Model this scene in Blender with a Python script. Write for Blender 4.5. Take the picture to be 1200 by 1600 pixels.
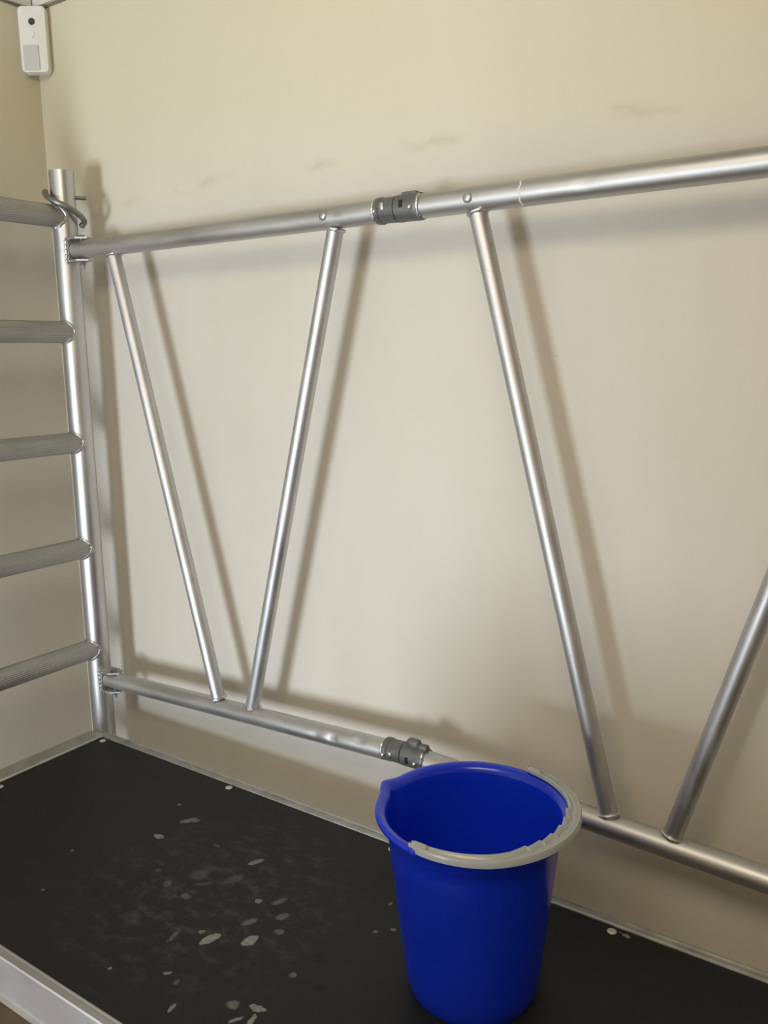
import bpy, bmesh, math, random
from mathutils import Vector, Matrix, Quaternion
random.seed(7)
C = bpy.context.scene
for o in list(bpy.data.objects): bpy.data.objects.remove(o)
V = Vector

# ------------------------------------------------------------------ camera, world, lights, exposure
cd = bpy.data.cameras.new('camera'); cam = bpy.data.objects.new('camera', cd)
C.collection.objects.link(cam); C.camera = cam
cd.sensor_fit = 'VERTICAL'; cd.sensor_height = 36.0; cd.lens = 36.0 * 1338.36 / 1600.0
cd.clip_start = 0.02
Rv = V((0.82423805, 0.5660635, -0.01427416)); Uv = V((-0.09053763, 0.15663116, 0.98349866)); Fv = V((-0.55895847, 0.80934467, -0.18035141))
M = Matrix((Rv, Uv, -Fv)).transposed().to_4x4(); M.translation = V((1.90286662, -1.34359589, 0.87823512))
cam.matrix_world = M

w = bpy.data.worlds.new('world'); C.world = w; w.use_nodes = True
w.node_tree.nodes['Background'].inputs[0].default_value = (0.75, 0.85, 1, 1)
w.node_tree.nodes['Background'].inputs[1].default_value = 1.0

def area(name, loc, aim, sx, sy, power, col):
    d = bpy.data.lights.new(name, 'AREA'); d.shape = 'RECTANGLE'; d.size = sx; d.size_y = sy
    d.energy = power; d.color = col
    o = bpy.data.objects.new(name, d); C.collection.objects.link(o); o.location = loc
    o.rotation_euler = (V(aim) - V(loc)).to_track_quat('-Z', 'Y').to_euler()
    return o
area('window_daylight', (0.85, -4.22, 0.0), (0.75, 0, 0.05), 0.75, 0.9, 118, (0.80, 0.90, 1.0))
area('ceiling_lamp', (1.7, -1.7, 1.96), (1.6, -1.2, 0.6), 1.3, 1.0, 38, (1.0, 0.85, 0.64))
C.view_settings.view_transform = 'Standard'; C.view_settings.look = 'None'
C.view_settings.exposure = -0.04; C.view_settings.gamma = 1.0
C.view_settings.use_curve_mapping = False

# ------------------------------------------------------------------ helpers
def link(o):
    C.collection.objects.link(o); return o
def obj(name, bm, m, parent=None, smooth=True, angle=35):
    bmesh.ops.recalc_face_normals(bm, faces=bm.faces)
    me = bpy.data.meshes.new(name); 
    for f in bm.faces: f.smooth = smooth
    bm.to_mesh(me); bm.free()
    if smooth:
        me.set_sharp_from_angle(angle=math.radians(angle))
    o = bpy.data.objects.new(name, me); me.materials.append(m); link(o)
    if parent: o.parent = parent; o.matrix_parent_inverse = parent.matrix_world.inverted()
    return o
def thing(name, label, cat, loc, group=None):
    o = bpy.data.objects.new(name, None); link(o); o.location = loc; o.empty_display_size = .05
    o['label'] = label; o['category'] = cat
    if group: o['group'] = group
    bpy.context.view_layer.update()
    return o
def frame(d):
    d = d.normalized(); up = V((0, 0, 1)) if abs(d.z) < .95 else V((0, 1, 0))
    a = d.cross(up).normalized(); b = a.cross(d).normalized()
    return a, b
def sweep(bm, pts, radii, n=24, cap=True, rfun=None, closed=False):
    """circular sweep through pts"""
    rings = []; N = len(pts); pts = [V(p) for p in pts]
    ref = None
    for i, p in enumerate(pts):
        if closed: d = pts[(i+1) % N] - pts[i-1]
        else: d = pts[min(i+1, N-1)] - pts[max(i-1, 0)]
        d.normalize()
        if ref is None: a, b = frame(d)
        else:
            a = (ref - d * ref.dot(d)).normalized(); b = a.cross(d).normalized()
        ref = a
        r = radii[i] if isinstance(radii, (list, tuple)) else radii
        ring = []
        for k in range(n):
            t = 2*math.pi*k/n; rr = r * (rfun(t, i) if rfun else 1)
            ring.append(bm.verts.new(p + a*math.cos(t)*rr + b*math.sin(t)*rr))
        rings.append(ring)
    for i in range(N if closed else N-1):
        A = rings[i]; B = rings[(i+1) % N]
        for k in range(n):
            bm.faces.new((A[k], A[(k+1) % n], B[(k+1) % n], B[k]))
    if cap and not closed:
        bm.faces.new(rings[0]); bm.faces.new(rings[-1])
    return rings
def hollow(bm, a, b, r, wall=.003, n=40, steps=1):
    """hollow tube from a to b"""
    a = V(a); b = V(b)
    pts = [a.lerp(b, i/steps) for i in range(steps+1)]
    o = sweep(bm, pts, r, n, cap=False); i_ = sweep(bm, [pts[0], pts[-1]], r-wall, n, cap=False)
    for A, B in ((o[0], i_[0]), (o[-1], i_[-1])):
        for k in range(n): bm.faces.new((A[k], A[(k+1) % n], B[(k+1) % n], B[k]))
def box(bm, c, s, rot=None, bev=0.0, seg=2):
    g = bmesh.ops.create_cube(bm, size=1.0); vs = g['verts']
    bmesh.ops.scale(bm, vec=s, verts=vs)
    if bev > 0:
        es = list({e for v in vs for e in v.link_edges})
        r = bmesh.ops.bevel(bm, geom=es, offset=bev, segments=seg, affect='EDGES', profile=.5)
        vs = list({v for f in r['faces'] for v in f.verts} | {v for v in vs if v.is_valid})
    if rot is not None: bmesh.ops.rotate(bm, cent=(0, 0, 0), matrix=rot, verts=vs)
    bmesh.ops.translate(bm, vec=c, verts=vs)
    return vs
def lathe(bm, prof, n=96, fun=None):
    """prof [(r,z)], fun(angle, r, z)->(x,y,z)"""
    rings = []
    for r, z in prof:
        if r < 1e-6: rings.append([bm.verts.new((0, 0, z))]); continue
        ring = []
        for k in range(n):
            t = 2*math.pi*k/n
            ring.append(bm.verts.new(fun(t, r, z) if fun else (r*math.cos(t), r*math.sin(t), z)))
        rings.append(ring)
    for A, B in zip(rings, rings[1:]):
        if len(A) == 1 and len(B) == 1: continue
        if len(A) == 1:
            for k in range(n): bm.faces.new((A[0], B[k], B[(k+1) % n]))
        elif len(B) == 1:
            for k in range(n): bm.faces.new((A[k], A[(k+1) % n], B[0]))
        else:
            for k in range(n): bm.faces.new((A[k], A[(k+1) % n], B[(k+1) % n], B[k]))
    return rings
def extrude_profile(bm, prof, axis, a, b):
    """closed 2-D profile swept along 'x' or 'y' from a to b; prof in (other, z)"""
    R = []
    for t in (a, b):
        R.append([bm.verts.new((t, p[0], p[1]) if axis == 'x' else (p[0], t, p[1])) for p in prof])
    n = len(prof)
    for k in range(n): bm.faces.new((R[0][k], R[0][(k+1) % n], R[1][(k+1) % n], R[1][k]))
    bm.faces.new(R[0]); bm.faces.new(R[1])

# ------------------------------------------------------------------ materials
class NT:
    def __init__(s, name):
        s.m = bpy.data.materials.new(name); s.m.use_nodes = True; s.t = s.m.node_tree
        s.b = s.t.nodes['Principled BSDF']
    def n(s, typ, **k):
        x = s.t.nodes.new(typ)
        for a, v in k.items():
            if a.startswith('i_'):
                key = a[2:]; key = int(key) if key.isdigit() else key.replace('_', ' ')
                x.inputs[key].default_value = v
            else: setattr(x, a, v)
        return x
    def l(s, a, b): s.t.links.new(a, b)
    def coord(s, scale=(1, 1, 1), obj=True):
        tc = s.n('ShaderNodeTexCoord'); mp = s.n('ShaderNodeMapping')
        mp.inputs['Scale'].default_value = scale
        s.l(tc.outputs['Object'], mp.inputs[0]); return mp.outputs[0]
    def noise(s, vec, scale, detail=4, rough=.55):
        x = s.n('ShaderNodeTexNoise'); x.inputs['Scale'].default_value = scale
        x.inputs['Detail'].default_value = detail; x.inputs['Roughness'].default_value = rough
        s.l(vec, x.inputs['Vector']); return x.outputs['Fac']
    def ramp(s, fac, stops):
        x = s.n('ShaderNodeValToRGB'); e = x.color_ramp.elements
        while len(e) < len(stops): e.new(.5)
        for i, (p, c) in enumerate(stops):
            e[i].position = p; e[i].color = (c if len(c) == 4 else (*c, 1))
        s.l(fac, x.inputs[0]); return x.outputs[0]
    def mix(s, f, a, b):
        x = s.n('ShaderNodeMix', data_type='RGBA')
        for v, i in ((f, 0), (a, 6), (b, 7)):
            if hasattr(v, 'is_output'): s.l(v, x.inputs[i])
            elif i == 0: x.inputs[0].default_value = v
            else: x.inputs[i].default_value = (*v, 1)
        return x.outputs[2]
    def math(s, op, a, b=None, clamp=False):
        x = s.n('ShaderNodeMath', operation=op); x.use_clamp = clamp
        for v, i in ((a, 0), (b, 1)):
            if v is None: continue
            if hasattr(v, 'is_output'): s.l(v, x.inputs[i])
            else: x.inputs[i].default_value = v
        return x.outputs[0]
    def bump(s, h, strength=.2, dist=.002):
        x = s.n('ShaderNodeBump'); x.inputs['Strength'].default_value = strength; x.inputs['Distance'].default_value = dist
        s.l(h, x.inputs['Height']); s.l(x.outputs[0], s.b.inputs['Normal'])
    def set(s, **k):
        for a, v in k.items():
            a = a.replace('_', ' ')
            if hasattr(v, 'is_output'): s.l(v, s.b.inputs[a])
            else: s.b.inputs[a].default_value = (*v, 1) if isinstance(v, tuple) and len(v) == 3 else v
        return s

def metal(name, c0, c1, r0, r1, scale=(6, 6, 6), bump=.05, specks=True, metallic=1.0):
    k = NT(name); v = k.coord(scale)
    n1 = k.noise(v, 3.0, 6); n2 = k.noise(k.coord((1, 1, 1)), 260, 2)
    col = k.ramp(n1, [(.3, c0), (.7, c1)])
    if specks:
        sp = k.ramp(k.noise(k.coord((1, 1, 1)), 90, 3), [(.69, (0, 0, 0)), (.74, (1, 1, 1))])
        col = k.mix(k.math('MULTIPLY', sp, .35), col, (.16, .15, .13))
    ro = k.n('ShaderNodeMapRange'); k.l(n1, ro.inputs[0])
    ro.inputs[1].default_value = .3; ro.inputs[2].default_value = .7; ro.inputs[3].default_value = r0; ro.inputs[4].default_value = r1
    k.set(Base_Color=col, Metallic=metallic, Roughness=ro.outputs[0])
    k.bump(n2, bump, .0006)
    return k.m
M_post = metal('bright_drawn_aluminium', (.54, .54, .56), (.66, .66, .67), .34, .44, (8, 8, 1.5))
M_rail = metal('handled_aluminium_tube', (.48, .48, .48), (.60, .60, .595), .42, .56, (2, 14, 14))
M_brace = metal('aluminium_brace_tube', (.52, .52, .53), (.64, .64, .65), .44, .54, (12, 12, 3))
M_rung = metal('dull_ribbed_aluminium', (.36, .36, .35), (.50, .50, .49), .42, .58, (14, 2, 14), .1)
M_weld = metal('bright_weld_aluminium', (.5, .5, .5), (.75, .75, .75), .26, .42, (60, 60, 60), .25, False)
M_coup = metal('dark_cast_coupler', (.13, .135, .135), (.20, .205, .20), .42, .6, (30, 30, 30), .2, metallic=.6)
M_clip = metal('dull_steel_clip', (.24, .24, .24), (.34, .34, .34), .35, .5, (30, 30, 30), .1)
M_slot = NT('black_recess').set(Base_Color=(.008, .008, .008), Roughness=.7).m
M_beam = metal('matt_extruded_aluminium', (.54, .54, .55), (.58, .58, .58), .45, .52, (3, 6, 6), .05, False)
M_edge = metal('worn_aluminium_edging', (.42, .42, .40), (.58, .58, .56), .42, .6, (10, 10, 10), .1)

def wall_mat(name, back):
    k = NT(name); v = k.coord((1, 1, 1)); sx = k.n('ShaderNodeSeparateXYZ'); k.l(v, sx.inputs[0])
    n1 = k.noise(k.coord((1.2, 1.2, .6)), 1.8, 5)
    n2 = k.noise(k.coord((3, 3, .5)), 2.2, 5)
    n3 = k.noise(v, 14, 5, .6)
    base = k.ramp(n1, [(.3, (.60, .565, .495)), (.7, (.655, .62, .555))])
    streak = k.ramp(n2, [(.35, (0, 0, 0)), (.75, (1, 1, 1))])
    base = k.mix(k.math('MULTIPLY', streak, .25), base, (.52, .48, .40))
    # old yellowed upper field ending in a ragged tide line
    h = k.math('ADD', sx.outputs[2], k.math('MULTIPLY', k.math('SUBTRACT', n3, .5), .07))
    h = k.math('ADD', h, k.math('MULTIPLY', k.math('SUBTRACT', n1, .5), .10))
    up = k.ramp(k.math('MULTIPLY', h, .5), [(.590, (0, 0, 0)), (.618, (.5, .5, .5)), (.75, (1, 1, 1))])
    base = k.mix(k.math('MULTIPLY', up, .8), base, (.69, .63, .455))
    line = k.ramp(k.math('MULTIPLY', h, .5), [(.611, (0, 0, 0)), (.6155, (1, 1, 1)), (.617, (1, 1, 1)), (.622, (0, 0, 0))])
    patch = k.ramp(k.noise(k.coord((2.5, 2.5, 2.5)), 2.0, 3), [(.48, (0, 0, 0)), (.6, (1, 1, 1))])
    base = k.mix(k.math('MULTIPLY', k.math('MULTIPLY', line, patch), .30), base, (.38, .31, .20))
    # fly specks
    vo = k.n('ShaderNodeTexVoronoi'); vo.inputs['Scale'].default_value = 7.0; k.l(v, vo.inputs['Vector'])
    wn = k.n('ShaderNodeTexWhiteNoise'); k.l(vo.outputs['Position'], wn.inputs[0])
    dot = k.math('MULTIPLY', k.math('LESS_THAN', vo.outputs['Distance'], .018), k.math('GREATER_THAN', wn.outputs[0], .45))
    base = k.mix(k.math('MULTIPLY', dot, .7), base, (.12, .09, .06))
    k.set(Base_Color=base, Roughness=.62)
    k.b.inputs['Specular IOR Level'].default_value = .25
    k.bump(k.noise(v, 220, 3), .05, .0008)
    return k.m
M_wall = wall_mat('stained_cream_paint', True)
M_trim = NT('pale_cream_gloss').set(Base_Color=(.70, .68, .60), Roughness=.5).m
M_dark = NT('dark_joint').set(Base_Color=(.20, .17, .12), Roughness=.9).m
kc = NT('brown_floor'); kc.set(Base_Color=kc.ramp(kc.noise(kc.coord((1, 8, 1)), 3, 6), [(.3, (.20, .135, .085)), (.7, (.29, .205, .135))]), Roughness=.5); M_floor = kc.m

def deck_mat():
    k = NT('black_film_plywood'); v = k.coord((1, 1, 1))
    sx = k.n('ShaderNodeSeparateXYZ'); k.l(v, sx.inputs[0])
    n = k.noise(v, 60, 4, .6); n_ = k.math('SUBTRACT', n, .5)
    n2 = k.noise(v, 5, 6)
    base = k.ramp(n2, [(.3, (.0055, .0066, .0066)), (.75, (.010, .0115, .0115))])
    X = k.math('ADD', sx.outputs[0], k.math('MULTIPLY', n_, .010))
    n3 = k.math('SUBTRACT', k.noise(k.coord((1.3, .9, 1)), 75, 4, .6), .5)
    Y = k.math('ADD', sx.outputs[1], k.math('MULTIPLY', n3, .010))
    # x, y, half length, half width, angle deg, strength
    spots = [(.717, -.382, .010, .006, 0, .8), (.722, -.312, .015, .006, 60, .6), (.735, -.305, .008, .006, 60, .5), (.661, -.281, .0035, .0035, 0, .9),
             (1.007, -.533, .0165, .0075, 70, 1.0), (.984, -.528, .005, .004, 60, .6), (1.061, -.502, .014, .008, 75, .95), (1.03, -.470, .014, .007, 70, .42),
             (.926, -.343, .014, .006, 65, .7), (1.006, -.423, .006, .005, 0, .7), (1.035, -.405, .014, .006, 65, .38), (1.065, -.431, .011, .007, 70, .42),
             (1.085, -.462, .009, .006, 30, .4), (1.066, -.663, .003, .009, 20, .8), (1.133, -.612, .009, .008, 0, .5), (1.165, -.598, .012, .005, 10, .9),
             (1.175, -.622, .004, .014, 20, .9), (1.155, -.630, .003, .010, -30, .8), (1.009, -.619, .006, .003, 40, .8), (1.035, -.625, .004, .006, 40, .35),
             (.843, -.472, .007, .010, 20, .28), (.895, -.44, .016, .004, 40, .22), (.895, -.48, .010, .007, 0, .35), (.80, -.455, .006, .006, 0, .22),
             (.955, -.56, .004, .016, 10, .3), (1.165, -.522, .006, .005, 0, .5), (.87, -.425, .018, .014, 40, .16), (.93, -.40, .018, .010, 60, .18),
             (.83, -.345, .006, .004, 0, .3), (1.21, -.38, .003, .003, 0, .7), (1.23, -.36, .004, .003, 0, .6), (1.19, -.31, .003, .003, 0, .6),
             (.62, -.50, .003, .005, 40, .5), (.68, -.60, .003, .003, 0, .6), (.93, -.66, .0025, .0025, 0, .9), (1.09, -.72, .004, .003, 0, .8), (1.25, -.335, .003, .002, 0, .6), (1.535, -.177, .005, .003, 0, .9), (1.525, -.174, .003, .0015, 0, .7)]
    tot = None
    for (cx, cy, a, b, an, st) in spots:
        ca, sa = math.cos(math.radians(an)), math.sin(math.radians(an))
        dx = k.math('SUBTRACT', X, cx); dy = k.math('SUBTRACT', Y, cy)
        u = k.math('ADD', k.math('MULTIPLY', dx, ca/a), k.math('MULTIPLY', dy, sa/a))
        q = k.math('ADD', k.math('MULTIPLY', dx, -sa/b), k.math('MULTIPLY', dy, ca/b))
        r = k.math('ADD', k.math('MULTIPLY', u, u), k.math('MULTIPLY', q, q))
        e = k.math('MULTIPLY', k.math('SUBTRACT', 1.35, r, True), 3.0 if st > .5 else 1.0)
        e = k.math('MULTIPLY', k.math('MINIMUM', e, 1.0), st)
        tot = e if tot is None else k.math('MAXIMUM', tot, e)
    tot = k.math('MULTIPLY', tot, k.ramp(k.noise(v, 140, 3, .7), [(.3, (.45,)*3), (.6, (1,)*3)]))
    # general dusty bloom in the trodden middle
    dx = k.math('SUBTRACT', sx.outputs[0], .93); dy = k.math('SUBTRACT', sx.outputs[1], -.45)
    rr = k.math('ADD', k.math('MULTIPLY', dx, dx), k.math('MULTIPLY', dy, dy))
    cen = k.math('SUBTRACT', 1.0, k.math('MULTIPLY', rr, 14.0), True)
    dust = k.math('MULTIPLY', k.ramp(k.noise(k.coord((1, 1.6, 1)), 26, 5, .65), [(.5, (0, 0, 0)), (.72, (1, 1, 1))]), k.math('ADD', k.math('MULTIPLY', cen, .20), .015))
    base = k.mix(dust, base, (.22, .225, .22))
    base = k.mix(tot, base, (.27, .275, .265))
    # two oily dark marks
    blk = None
    for (cx, cy, a) in ((1.176, -.475, .016), (1.212, -.52, .011)):
        dx = k.math('SUBTRACT', X, cx); dy = k.math('SUBTRACT', Y, cy)
        r = k.math('MULTIPLY', k.math('ADD', k.math('MULTIPLY', dx, dx), k.math('MULTIPLY', k.math('MULTIPLY', dy, dy), 3.0)), 1/a/a)
        e = k.math('SUBTRACT', 1.0, r, True); blk = e if blk is None else k.math('MAXIMUM', blk, e)
    base = k.mix(k.math('MULTIPLY', blk, 1.6, True), base, (.002, .002, .0025))
    k.set(Base_Color=base, Roughness=k.math('ADD', k.math('MULTIPLY', n2, .2), .48))
    k.b.inputs['Specular IOR Level'].default_value = .35
    k.bump(k.noise(v, 500, 2), .15, .0005)
    return k.m
M_deck = deck_mat()
kb = NT('blue_bucket_plastic')
kb.set(Base_Color=kb.ramp(kb.noise(kb.coord((1, 1, 1)), 6, 3), [(.3, (.004, .028, .56)), (.7, (.005, .032, .63))]), Roughness=.2)
kb.b.inputs['Subsurface Weight'].default_value = .12; kb.b.inputs['Subsurface Radius'].default_value = (.002, .004, .02)
M_bucket = kb.m
kh = NT('milky_translucent_plastic')
kh.set(Base_Color=(.66, .69, .68), Roughness=.25)
kh.b.inputs['Transmission Weight'].default_value = .5; kh.b.inputs['Subsurface Weight'].default_value = .3
kh.b.inputs['Subsurface Radius'].default_value = (.01, .01, .01)
M_handle = kh.m
M_white = NT('white_plastic').set(Base_Color=(.82, .81, .76), Roughness=.38).m
M_lens = NT('grey_lens_plastic').set(Base_Color=(.60, .61, .58), Roughness=.3).m

# ------------------------------------------------------------------ the setting
H, FL = 1.684, -.62       # z = 0 is the platform's top face
XR, YF = 3.4, -4.2
def struct(name, bm, m, smooth=False):
    o = obj(name, bm, m, None, smooth); o['kind'] = 'structure'; return o
def slab(name, lo, hi, m):
    bm = bmesh.new(); lo = V(lo); hi = V(hi); box(bm, (lo+hi)/2, hi-lo); return struct(name, bm, m)
TOP = H + .30
slab('wall_back', (-.12, 0, FL), (XR+.12, .12, TOP), M_wall)
slab('wall_left', (-.12, YF, FL), (0, 0, TOP), M_wall)
slab('wall_right', (XR, YF, FL), (XR+.12, 0, TOP), M_wall)
slab('ceiling', (-.12, YF-.12, TOP), (XR+.12, .12, TOP+.1), M_trim)
slab('floor', (-.12, YF-.12, FL-.1), (XR+.12, .12, FL), M_floor)
# front wall, behind the camera, with its window opening
bm = bmesh.new(); wx0, wx1, wz0, wz1 = .45, 1.25, -.55, .50
for lo, hi in (((-.12, FL), (wx0, TOP)), ((wx1, FL), (XR+.12, TOP)), ((wx0, FL), (wx1, wz0)), ((wx0, wz1), (wx1, TOP))):
    box(bm, ((lo[0]+hi[0])/2, YF-.06, (lo[1]+hi[1])/2), (hi[0]-lo[0], .12, hi[1]-lo[1]))
struct('wall_front', bm, M_wall)
bm = bmesh.new()
for x in (wx0+.02, wx1-.02): box(bm, (x, YF+.02, 0), (.04, .05, wz1-wz0), bev=.004)
for z in (wz0+.02, wz1-.02): box(bm, ((wx0+wx1)/2, YF+.02, z), (wx1-wx0, .05, .04), bev=.004)
struct('window_1', bm, M_trim)
# unseen tall and low slabs, added to shade the right side from the window
slab('unseen_blocker_tall', (1.17, -2.62, FL), (XR, -2.50, TOP), M_wall)
slab('unseen_blocker_low', (1.05, -1.24, FL), (XR, -1.16, .25), M_wall)
# cornice boards above the painted wall, with an open mitre in the corner
slab('trim_1', (.004, -.010, H), (XR, 0, TOP), M_trim)
slab('trim_2', (0, YF, H), (.010, -.014, TOP), M_trim)
slab('trim_3', (.0005, -.0022, H-.006), (XR, -.0002, H), M_dark)
slab('trim_4', (.0002, YF, H-.006), (.0022, -.0005, H), M_dark)

# ------------------------------------------------------------------ ladder frame
XP, YP, RP = .1913, -.100, .0265
YQ = -.80
lf = thing('ladder_frame', 'aluminium ladder end frame with ribbed rungs standing in the left wall corner', 'scaffold frame', (XP, YP, FL))
bm = bmesh.new(); hollow(bm, (XP, YP, FL), (XP, YP, 1.286), RP, .0025, 48)
obj('post', bm, M_post, lf)
bm = bmesh.new(); hollow(bm, (XP, YQ, FL), (XP, YQ, 1.286), RP, .0025, 48)
obj('post', bm, M_post, lf)
RR = .0235
def weld_ring(parent, cx, cy, cz, sgn, r, R, rt=.0032):
    """bead of weld where a rung (along y) meets the vertical post"""
    bm = bmesh.new(); pts = []; N = 40
    for i in range(N):
        t = 2*math.pi*i/N; x = r*math.cos(t); z = r*math.sin(t)
        y = math.sqrt(max(R*R - x*x, 0)) + .0005
        pts.append((cx + x*1.04, cy + sgn*y, cz + z*1.04))
    radii = [rt*(1 + .18*math.sin(i*2.3) + random.uniform(-.15, .15)) for i in range(N)]
    sweep(bm, pts, radii, 8, closed=True)
    return obj('weld_bead', bm, M_weld, parent)
for k in range(-2, 5):
    z = .1889 + .25*k
    bm = bmesh.new()
    sweep(bm, [(XP, YP-.012, z), (XP, YQ+.012, z)], RR, 96, rfun=lambda t, i: 1 + .022*(1 if int(round(t/(2*math.pi)*96)) % 3 else -1))
    rg = obj('rung', bm, M_rung, lf, angle=60)
    if z > -.1: weld_ring(rg, XP, YP, z, -1, RR, RP)
# clamp brackets welded to the post, gripping the ends of the rails
def bracket(z):
    bm = bmesh.new()
    x0 = XP + RP*.97
    box(bm, (x0+.003, YP-.006, z), (.007, .030, .050), bev=.0015)
    for s in (-1, 1):
        zz = z + s*.0235
        # lozenge-ended flange
        prof = [(x0, YP-.021), (x0+.032, YP-.021), (x0+.052, YP-.004), (x0+.046, YP+.012), (x0+.03, YP+.017), (x0, YP+.017)]
        lo = [bm.verts.new((x, y, zz-.0018)) for x, y in prof]; hi = [bm.verts.new((x, y, zz+.0018)) for x, y in prof]
        bm.faces.new(lo); bm.faces.new(hi)
        for i in range(6): bm.faces.new((lo[i], lo[(i+1) % 6], hi[(i+1) % 6], hi[i]))
    b = obj('bracket', bm, M_edge, lf)
    # bolt
    bm = bmesh.new(); bx = x0 + .032
    def cyl(r, a, c, n): sweep(bm, [(bx, YP-.003, a), (bx, YP-.003, c)], r, n)
    cyl(.0032, z-.041, z+.028, 16); cyl(.0070, z+.0255, z+.0300, 6); cyl(.0062, z-.0330, z-.0255, 6)
    obj('bolt', bm, M_clip, b)
    # weld down the plate's near edge
    bm = bmesh.new(); N = 16
    pts = [(x0+.0015, YP-.0215, z-.026+.052*i/(N-1)) for i in range(N)]
    sweep(bm, pts, [.0034*(1+.35*math.sin(i*2.1)) for i in range(N)], 10)
    obj('weld_bead', bm, M_weld, b)
ZT, ZB = 1.1160, .113
bracket(ZT); bracket(ZB)
# spring clip: pin through the post with its curved keeper round the front
ray = (V((XP, YP, 1.2)) - cam.matrix_world.translation); ray.z = 0; ray.normalize()
side = V((-ray.y, ray.x, 0)) * -1     # to the right seen from the room
bm = bmesh.new()
cz = 1.232; c0 = V((XP, YP, 0))
sweep(bm, [c0 - side*(RP+.010) + V((0, 0, cz)), c0 + side*(RP+.022) + V((0, 0, cz+.000))], .0042, 14)
lc = obj('locking_pin', bm, M_clip, lf)
bm = bmesh.new()
keys = [(-.036, .004, 1.243), (-.037, -.010, 1.238), (-.030, -.028, 1.226), (-.015, -.041, 1.215), (.004, -.043, 1.207), (.022, -.037, 1.197), (.036, -.022, 1.188), (.041, -.006, 1.180), (.034, .003, 1.172)]
pts = []
K = [V((a, b, c)) for a, b, c in keys]
def cat(K, m=6):
    out = []
    for i in range(len(K)-1):
        p0 = K[max(i-1, 0)]; p1 = K[i]; p2 = K[i+1]; p3 = K[min(i+2, len(K)-1)]
        for j in range(m):
            t = j/m
            out.append(.5*((2*p1)+(p2-p0)*t+(2*p0-5*p1+4*p2-p3)*t*t+(3*p1-p0-3*p2+p3)*t**3))
    return out + [K[-1]]
for p in cat(K): pts.append(c0 + side*p.x + ray*p.y + V((0, 0, p.z)))
sweep(bm, pts, .0062, 14)
obj('keeper', bm, M_clip, lc)

# ------------------------------------------------------------------ folding side brace
fb = thing('folding_brace_frame', 'aluminium guard rail frame with slanting braces and two dark hinge couplers', 'scaffold brace', (1.09, YP, 0))
RT, RB = .0197, .0148
XE = 2.02
def dented(a, b, r, dents, n=40, steps=90):
    """hollow tube with shallow dents (t, angle, depth, width)"""
    bm = bmesh.new(); a = V(a); b = V(b); d = (b-a); L = d.length; d.normalize(); u, v = frame(d)
    rings = []
    for i in range(steps+1):
        s = L*i/steps; ring = []
        for k in range(n):
            t = 2*math.pi*k/n; rr = r
            for (ds, dt, dep, wd) in dents:
                da = (t-dt+math.pi) % (2*math.pi) - math.pi
                q = ((s-ds)/wd)**2 + (da*r/wd)**2
                if q < 6: rr -= dep*math.exp(-q*2)
            ring.append(bm.verts.new(a + d*s + u*math.cos(t)*rr + v*math.sin(t)*rr))
        rings.append(ring)
    for A, B in zip(rings, rings[1:]):
        for k in range(n): bm.faces.new((A[k], A[(k+1) % n], B[(k+1) % n], B[k]))
    bm.faces.new(rings[0]); bm.faces.new(rings[-1])
    return bm
HX0, HX1 = 1.046, 1.122       # hinge couplers
x0 = XP + RP + .008
# frame(d) for +x: u = d x up = -y side (towards the room), v = up
def railz(x):
    return .113 + (x-.21)*(.145-.113)/(1.046-.21) if x < 1.084 else .147 - (x-1.084)*.0475
tr1 = obj('top_rail', dented((x0, YP, ZT), (HX0+.01, YP, ZT), RT, [(.735, 0.1, .0015, .010)]), M_rail, fb)
tr2 = obj('top_rail', dented((HX1-.01, YP, ZT), (XE, YP, ZT), RT, [(.30, .0, .0012, .012)]), M_rail, fb)
br1 = obj('bottom_rail', dented((x0, YP, railz(x0)), (HX0+.01, YP, railz(HX0)), RT, [(.70, .35, .004, .012), (.66, .1, .002, .016), (.765, .7, .003, .010)]), M_rail, fb)
br2 = obj('bottom_rail', dented((HX1-.01, YP, railz(HX1-.01)), (XE, YP, railz(XE)), RT, []), M_rail, fb)
def plug(x, z, parent):           # raised press mark where the brace is swaged through the rail
    bm = bmesh.new()
    prof = [(0, .0042), (.003, .0040), (.0058, .0030), (.0078, .0012), (.0090, -.001)]
    lathe(bm, prof, 20)
    bmesh.ops.rotate(bm, cent=(0, 0, 0), matrix=Matrix.Rotation(math.radians(78), 3, 'X'), verts=bm.verts)
    bmesh.ops.translate(bm, vec=(x, YP-RT*.97, z+.001), verts=bm.verts)
    obj('press_mark', bm, M_rail, parent)
plug(.937, ZT+.001, tr1); plug(1.223, ZT, tr2)
def collar(parent, p, d, r, rt=.0030):
    bm = bmesh.new(); u, v = frame(d); N = 28
    pts = [p + u*math.cos(2*math.pi*i/N)*r + v*math.sin(2*math.pi*i/N)*r for i in range(N)]
    sweep(bm, pts, [rt*(1+.15*math.sin(i*1.9)+random.uniform(-.18, .18)) for i in range(N)], 8, closed=True)
    obj('weld_bead', bm, M_weld, parent)
for (xa, xb) in ((.345, .604), (.955, .694), (1.226, 1.480), (1.852, 1.571)):
    a = V((xa, YP, ZT)); b = V((xb, YP, railz(xb))); d = (b-a).normalized()
    sa = a + d*(RT*.93); sb = b - d*(RT*.93)
    bm = bmesh.new()
    pts = [sa.lerp(sb, i/12) for i in range(13)]
    sweep(bm, pts, RB, 32)
    bo = obj('diagonal_brace', bm, M_brace, fb)
    collar(bo, a + d*(RT*1.08), d, RB*1.06); collar(bo, b - d*(RT*1.08), d, RB*1.06)
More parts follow.
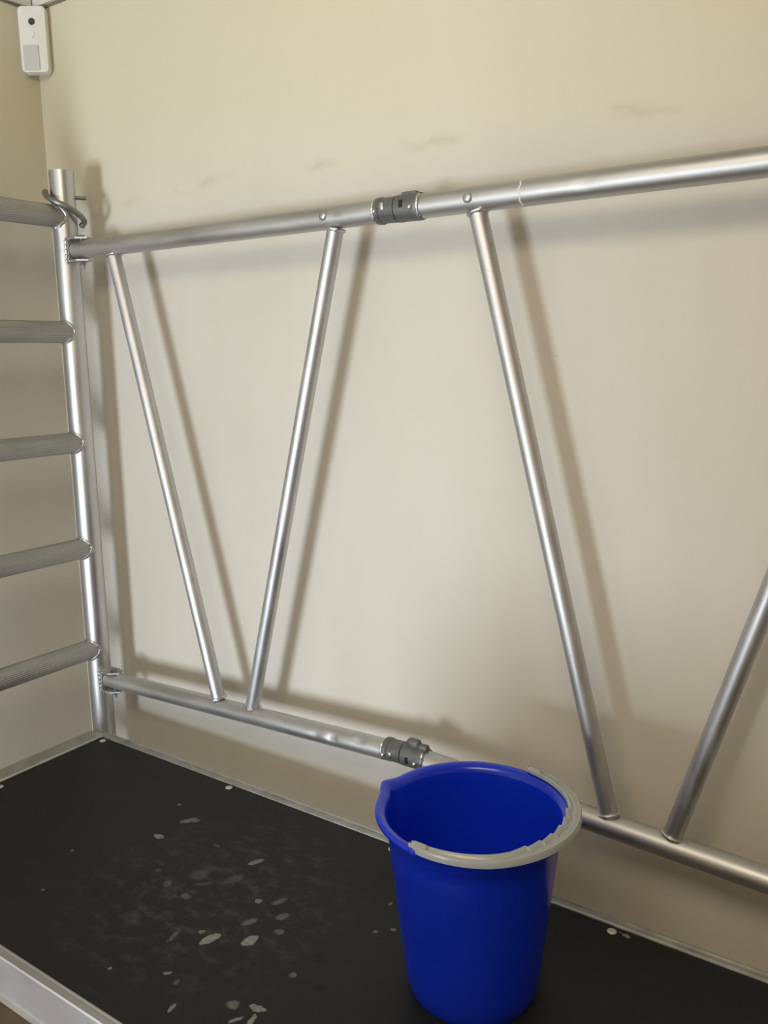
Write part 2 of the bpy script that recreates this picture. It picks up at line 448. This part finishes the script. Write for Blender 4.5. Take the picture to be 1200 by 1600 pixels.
def coupler(z, tilt, lug):
    cen = V(((HX0+HX1)/2, YP, z)); L = HX1-HX0
    def put(bm):
        for v in bm.verts:
            pass
        bmesh.ops.rotate(bm, cent=(0, 0, 0), matrix=Matrix.Rotation(tilt, 3, 'Y'), verts=bm.verts)
        bmesh.ops.translate(bm, vec=cen, verts=bm.verts)
        return bm
    def sleeve(xs_rs, n=48, tooth=None):
        bm = bmesh.new()
        pts = [(x, 0, 0) for x, r in xs_rs]; rs = [r for x, r in xs_rs]
        rings = sweep(bm, pts, rs, n)
        if tooth is not None:
            for ri, s in tooth:
                for k, v in enumerate(rings[ri]):
                    v.co.x += s*.006*max(0, math.sin(k/n*2*math.pi*5))**.6
        return bm
    h = L/2; a = RT
    left = sleeve([(-h-.004, a*1.02), (-h-.003, a*1.10), (-h+.006, a*1.12), (-h+.008, a*1.03), (-h+.012, a*1.05), (-.006, a*1.06), (-.004, a*1.08), (-.0015, a*1.08), (-.001, a*.9)], tooth=None)
    o1 = obj('hinge_coupler', put(left), M_coup, fb)
    right = sleeve([(.0, a*.9), (.0005, a*1.1), (.004, a*1.12), (.012, a*1.1), (h-.008, a*1.1), (h-.002, a*1.12), (h+.006, a*1.12), (h+.009, a*1.02)], tooth=[(7, .6)])
    o2 = obj('hinge_coupler', put(right), M_coup, fb)
    if lug:
        bm = bmesh.new()
        box(bm, (.020, 0, a*1.22), (.028, .018, .020), bev=.007, seg=3)
        box(bm, (.038, 0, a*1.08), (.024, .014, .012), rot=None, bev=.003)
        obj('latch', put(bm), M_coup, o2)
    else:
        bm = bmesh.new(); box(bm, (.022, 0, a*1.08), (.030, .014, .008), bev=.003); obj('latch', put(bm), M_coup, o2)
    for sx, par in ((-h-.004, o1), (h+.008, o2)):
        bm = bmesh.new(); pts = [(sx, -math.cos(t)*a*1.05, math.sin(t)*a*1.05) for t in [-.95+1.9*i/12 for i in range(13)]]
        sweep(bm, pts, [.0026*(1+.18*math.sin(i*1.4)) for i in range(13)], 8)
        obj('weld_bead', put(bm), M_weld, par)
    # slots: a bright one (metal showing through) and a dark one
    for (x, ang, m, par, nm) in ((-h+.016, .05, M_weld, o1, 'slot_plate'), (h-.022, .05, M_slot, o2, 'slot_opening')):
        bm = bmesh.new(); box(bm, (0, 0, 0), (.0065, .0035, .0115), bev=.0006)
        bmesh.ops.translate(bm, vec=(x, -a*1.045 if m is M_weld else -a*1.085, (-.001 if lug else .004)), verts=bm.verts)
        obj(nm, put(bm), m, par)
    for x, par in ((-h+.002, o1), (h-.004, o2)):
        bm = bmesh.new()
        bmesh.ops.create_uvsphere(bm, u_segments=14, v_segments=8, radius=.0048)
        for v in bm.verts: v.co += V((x, -a*1.10, -.003)); 
        obj('rivet', put(bm), M_weld, par)
coupler(ZT, 0, False); coupler(.1475, 0.0, True)
# chalk line drawn round the top rail
bm = bmesh.new(); N = 16
for rr in (0,):
    pts = [(1.311 + .0012*math.sin(i*1.3), YP - math.cos(-1.3+2.6*i/N)*(RT+.0002), ZT + math.sin(-1.3+2.6*i/N)*(RT+.0002)) for i in range(N+1)]
    vs = []
    for p in pts:
        vs.append((bm.verts.new((p[0]-.0013, p[1], p[2])), bm.verts.new((p[0]+.0013, p[1]-.0001, p[2]))))
    for A, B in zip(vs, vs[1:]): bm.faces.new((A[0], A[1], B[1], B[0]))
obj('chalk_mark', bm, NT('chalk').set(Base_Color=(.75, .74, .70), Roughness=.9).m, tr2)

# ------------------------------------------------------------------ platform
pf = thing('scaffold_platform', 'black plywood scaffold deck in an aluminium frame under the blue bucket', 'platform', (1.1, -.44, -.10))
X0, X1, YB, YA = .270, 2.02, -.165, -.7215
bm = bmesh.new(); box(bm, ((X0+X1)/2, (YA+YB)/2, -.006), (X1-X0+.004, YB-YA+.004, .012)); obj('deck_board', bm, M_deck, pf, smooth=False)
# front beam: two fine ridges, then a tall web with a foot flange
prof = [(YA+.002, -.004), (YA, .0035), (YA-.0025, .0035), (YA-.0035, .0005), (YA-.0115, .0005), (YA-.0125, .003), (YA-.0145, .003), (YA-.0155, 0), (YA-.0155, -.066),
        (YA-.0195, -.068), (YA-.0195, -.073), (YA+.002, -.073), (YA+.002, -.069), (YA-.011, -.069), (YA-.011, -.014), (YA+.002, -.014)]
bm = bmesh.new(); extrude_profile(bm, prof, 'x', X0-.045, X1); obj('side_beam', bm, M_beam, pf, smooth=False)
prof = [(YB-.002, -.004), (YB, .0018), (YB+.003, .0030), (YB+.0045, .0004), (YB+.015, .0004), (YB+.016, .0030), (YB+.018, .0030), (YB+.0185, -.113), (YB-.002, -.113), (YB-.002, -.109), (YB+.014, -.109), (YB+.014, -.014), (YB-.002, -.014)]
bm = bmesh.new(); extrude_profile(bm, prof, 'x', X0-.045, X1); obj('side_beam', bm, M_edge, pf, smooth=False)
# end profile hooking over the rung
prof = [(X0+.002, -.013), (X0+.002, .0015), (X0-.001, .0045), (X0-.044, .0045), (X0-.047, .002), (X0-.0495, -.030), (X0-.046, -.034), (X0-.043, -.030), (X0-.042, -.012)]
bm = bmesh.new(); extrude_profile(bm, prof, 'y', YA-.0, YB-.0); obj('end_profile', bm, M_edge, pf, smooth=False)
for y in (-.22, -.66):
    prof = [(X0-.020, -.012), (X0-.020, -.030), (XP-.0300, -.031), (XP-.0300, -.060), (XP-.0255, -.060), (XP-.0255, -.0355), (X0-.016, -.0345), (X0-.016, -.012)]
    bm = bmesh.new(); extrude_profile(bm, prof, 'y', y-.018, y+.018); obj('hook', bm, M_edge, pf, smooth=False)
def rivet_bm():
    bm = bmesh.new(); lathe(bm, [(0, .0016), (.0045, .0015), (.0066, .0009), (.0074, 0), (.0074, -.001)], 20); return bm
r0 = None
for x, y in ((.289, -.178), (.696, -.177), (1.105, -.178), (1.513, -.178), (1.92, -.178), (.289, -.437)):
    if r0 is None: r0 = obj('rivet', rivet_bm(), NT('dull_rivet_head').set(Base_Color=(.62, .62, .60), Metallic=.5, Roughness=.5).m, pf); r = r0
    else: r = r0.copy(); link(r)
    r.matrix_world = Matrix.Translation((x, y, .0))

# ------------------------------------------------------------------ bucket
BX, BY, BH, BR, B0 = 1.3853, -.3898, .2694, .1346, .0915
bk = thing('bucket', 'glossy blue plastic bucket with a milky white carry handle on the black deck', 'bucket', (BX, BY, 0.0))
def px_dir(px, py, z):
    d = (Fv + Rv*((px-600)/1338.36) - Uv*((py-800)/1338.36)); c = cam.matrix_world.translation
    p = c + d*((z-c.z)/d.z); return math.atan2(p.y-BY, p.x-BX)
AL = px_dir(643, 1326, BH+.004)      # near lug
AF = px_dir(826, 1207, BH+.004)      # far lug
AS = AL + math.pi - 1.57 if False else None
mid = math.atan2(math.sin(AL)+math.sin(AF), math.cos(AL)+math.cos(AF))
hs = px_dir(905, 1290, BH)           # side on which the handle lies
SP = hs + math.pi                    # the pouring lip is opposite
def adiff(a, b): return (a-b+math.pi) % (2*math.pi) - math.pi
SPA = px_dir(604, 1225, BH)
def bfun(t, r, z):
    a = adiff(t, SPA); g = math.exp(-(a/.12)**2)
    k = max(0, (z-.17)/(BH-.17)); k = k*k
    rr = r + .009*g*k
    zz = z + .003*g*k
    return (rr*math.cos(t), rr*math.sin(t), zz)
bt = BR - .0115
def wr(z): return B0 + (bt-.002-B0)*(z/BH)**.92
prof = [(0, .006), (B0-.012, .006), (B0-.010, .0), (B0-.004, .0), (B0-.001, .004)]
for i in range(1, 15):
    z = .004 + (.240-.004)*i/14; prof.append((wr(z), z))
prof += [(wr(.241)+.0015, .242), (wr(.245)+.002, .246), (bt+.0005, .256), (bt+.003, .2595), (BR-.0035, .2605), (BR-.0005, .2625), (BR, .2655), (BR-.0012, .2690), (BR-.004, .2702), (bt+.002, .2690), (bt-.0035, .2650), (bt-.0055, .258), (bt-.007, .245)]
for i in range(13, 0, -1):
    z = .008 + (.236-.008)*i/14; prof.append((wr(z)-.0028, z))
prof += [(B0-.006, .0085), (0, .0085)]
bm = bmesh.new(); lathe(bm, prof, 160, bfun)
bmesh.ops.translate(bm, vec=(BX, BY, 0), verts=bm.verts)
obj('body', bm, M_bucket, bk, angle=50)
# lugs: rounded ears standing on the rim
for a in (AL, AF):
    bm = bmesh.new()
    box(bm, (0, 0, 0), (.010, .016, .020 if a == AF else .013), bev=.0048, seg=4)
    bmesh.ops.rotate(bm, cent=(0, 0, 0), matrix=Matrix.Rotation(a, 3, 'Z'), verts=bm.verts)
    bmesh.ops.translate(bm, vec=(BX+math.cos(a)*(BR-.001), BY+math.sin(a)*(BR-.001), BH-.001), verts=bm.verts)
    obj('lug', bm, M_bucket, bk)
# handle: a flat channelled strap lying round the rim, scalloped finger grip in the middle
span = adiff(AF, AL)
dirn = 1 if abs(adiff(AL + span/2, hs)) < 1.57 else -1
tot = span if dirn == 1 else (span - math.copysign(2*math.pi, span))
bm = bmesh.new(); N = 220; rings = []
for i in range(N+1):
    s = i/N; a = AL - .05*math.copysign(1, tot) + (tot + .10*math.copysign(1, tot))*s
    c = abs(s-.5)*2                       # 0 mid, 1 ends
    w = .0105 + .0085*min(1, max(0, (1-c)/.75))**.7       # strap width
    ro = BR + .0015 + .0085*min(1, max(0, (1-c)/.5))**.8
    if c > .96: w *= .9
    ri = ro - w
    if c < .36:
        ph = (s-.32)/.36*6; fr = ph - math.floor(ph)
        ri -= .0042*(fr**.8)*(1-.2*c)
    z0 = BH + .0030 + .0012*(1-c)
    th = .0050
    sec = [(ri, z0), (ri+.0008, z0+th), (ri+.0022, z0+th+.0008), (ri+w*.28, z0+th-.0002), (ri+w*.42, z0+th-.0036), (ro-w*.36, z0+th-.0036), (ro-.0030, z0+th+.0004), (ro-.0010, z0+th), (ro, z0+th-.002), (ro+.0004, z0-.004), (ro-.0015, z0-.0045), (ro-.0025, z0-.001)]
    rings.append([bm.verts.new((BX+r*math.cos(a), BY+r*math.sin(a), z)) for r, z in sec])
n = len(sec)
for A, B in zip(rings, rings[1:]):
    for k in range(n): bm.faces.new((A[k], A[(k+1) % n], B[(k+1) % n], B[k]))
bm.faces.new(rings[0]); bm.faces.new(rings[-1])
ho = obj('handle', bm, M_handle, bk, angle=40)
# rounded pivot ends of the handle
for a in (AL, AF):
    bm = bmesh.new()
    sg = 1 if a == AL else -1
    a2 = a + .055*sg*math.copysign(1, tot)
    box(bm, (0, 0, 0), (.010, .024, .010), bev=.0045, seg=4)
    bmesh.ops.rotate(bm, cent=(0, 0, 0), matrix=Matrix.Rotation(a2, 3, 'Z'), verts=bm.verts)
    bmesh.ops.translate(bm, vec=(BX+math.cos(a2)*(BR-.004), BY+math.sin(a2)*(BR-.004), BH+.0055), verts=bm.verts)
    obj('pivot', bm, M_handle, ho)

# ------------------------------------------------------------------ white corner fixture
cx_, cy_, cz_ = .033, -.028, 1.604
wf = thing('wall_fixture', 'small white plastic box with a dark round hole, high in the wall corner', 'fixture', (cx_, cy_, cz_-.07))
Rz = Matrix.Rotation(math.radians(35), 3, 'Z')   # front faces the camera (local -y)
def place(bm):
    bmesh.ops.rotate(bm, cent=(0, 0, 0), matrix=Rz, verts=bm.verts)
    bmesh.ops.translate(bm, vec=(cx_, cy_, cz_), verts=bm.verts); return bm
bm = bmesh.new()
W_, H_, D_ = .063, .142, .022; out = []
def rrect(w, h, r, y):
    pts = []
    for (sx, sz, a0) in ((1, 1, 0), (-1, 1, 90), (-1, -1, 180), (1, -1, 270)):
        for j in range(7):
            t = math.radians(a0 + 15*j); pts.append(((w/2-r)*sx + r*math.cos(t), y, (h/2-r)*sz + r*math.sin(t)))
    return pts
lay = [rrect(W_, H_, .009, .012), rrect(W_, H_, .009, -D_*.5+.004), rrect(W_-.002, H_-.002, .009, -D_*.5+.001), rrect(W_-.006, H_-.006, .008, -D_*.5)]
Rg = [[bm.verts.new(p) for p in L] for L in lay]
for A, B in zip(Rg, Rg[1:]):
    for k in range(28): bm.faces.new((A[k], A[(k+1) % 28], B[(k+1) % 28], B[k]))
bm.faces.new(Rg[0]); bm.faces.new(Rg[-1])
body = obj('body', place(bm), M_white, wf)
bm = bmesh.new(); g = [(0, .0), (.0050, .0), (.0066, .0008), (.0074, .0004), (.0078, -.0005)]
lathe(bm, g, 24); bmesh.ops.rotate(bm, cent=(0, 0, 0), matrix=Matrix.Rotation(math.radians(90), 3, 'X'), verts=bm.verts)
bmesh.ops.translate(bm, vec=(0, -D_*.5-.0002, .037), verts=bm.verts); obj('screw_hole', place(bm), NT('dark_hole').set(Base_Color=(.05, .045, .04), Roughness=.6).m, wf)
bm = bmesh.new(); box(bm, (0, 0, 0), (.006, .003, .016), rot=Matrix.Rotation(math.radians(28), 3, 'Y'), bev=.0014)
bmesh.ops.translate(bm, vec=(-.000, -D_*.5-.0006, .008), verts=bm.verts); obj('catch', place(bm), M_white, wf)
bm = bmesh.new(); box(bm, (-.006, -D_*.5-.001, -.040), (.036, .003, .054), bev=.0014, seg=3); obj('lens', place(bm), M_lens, wf)
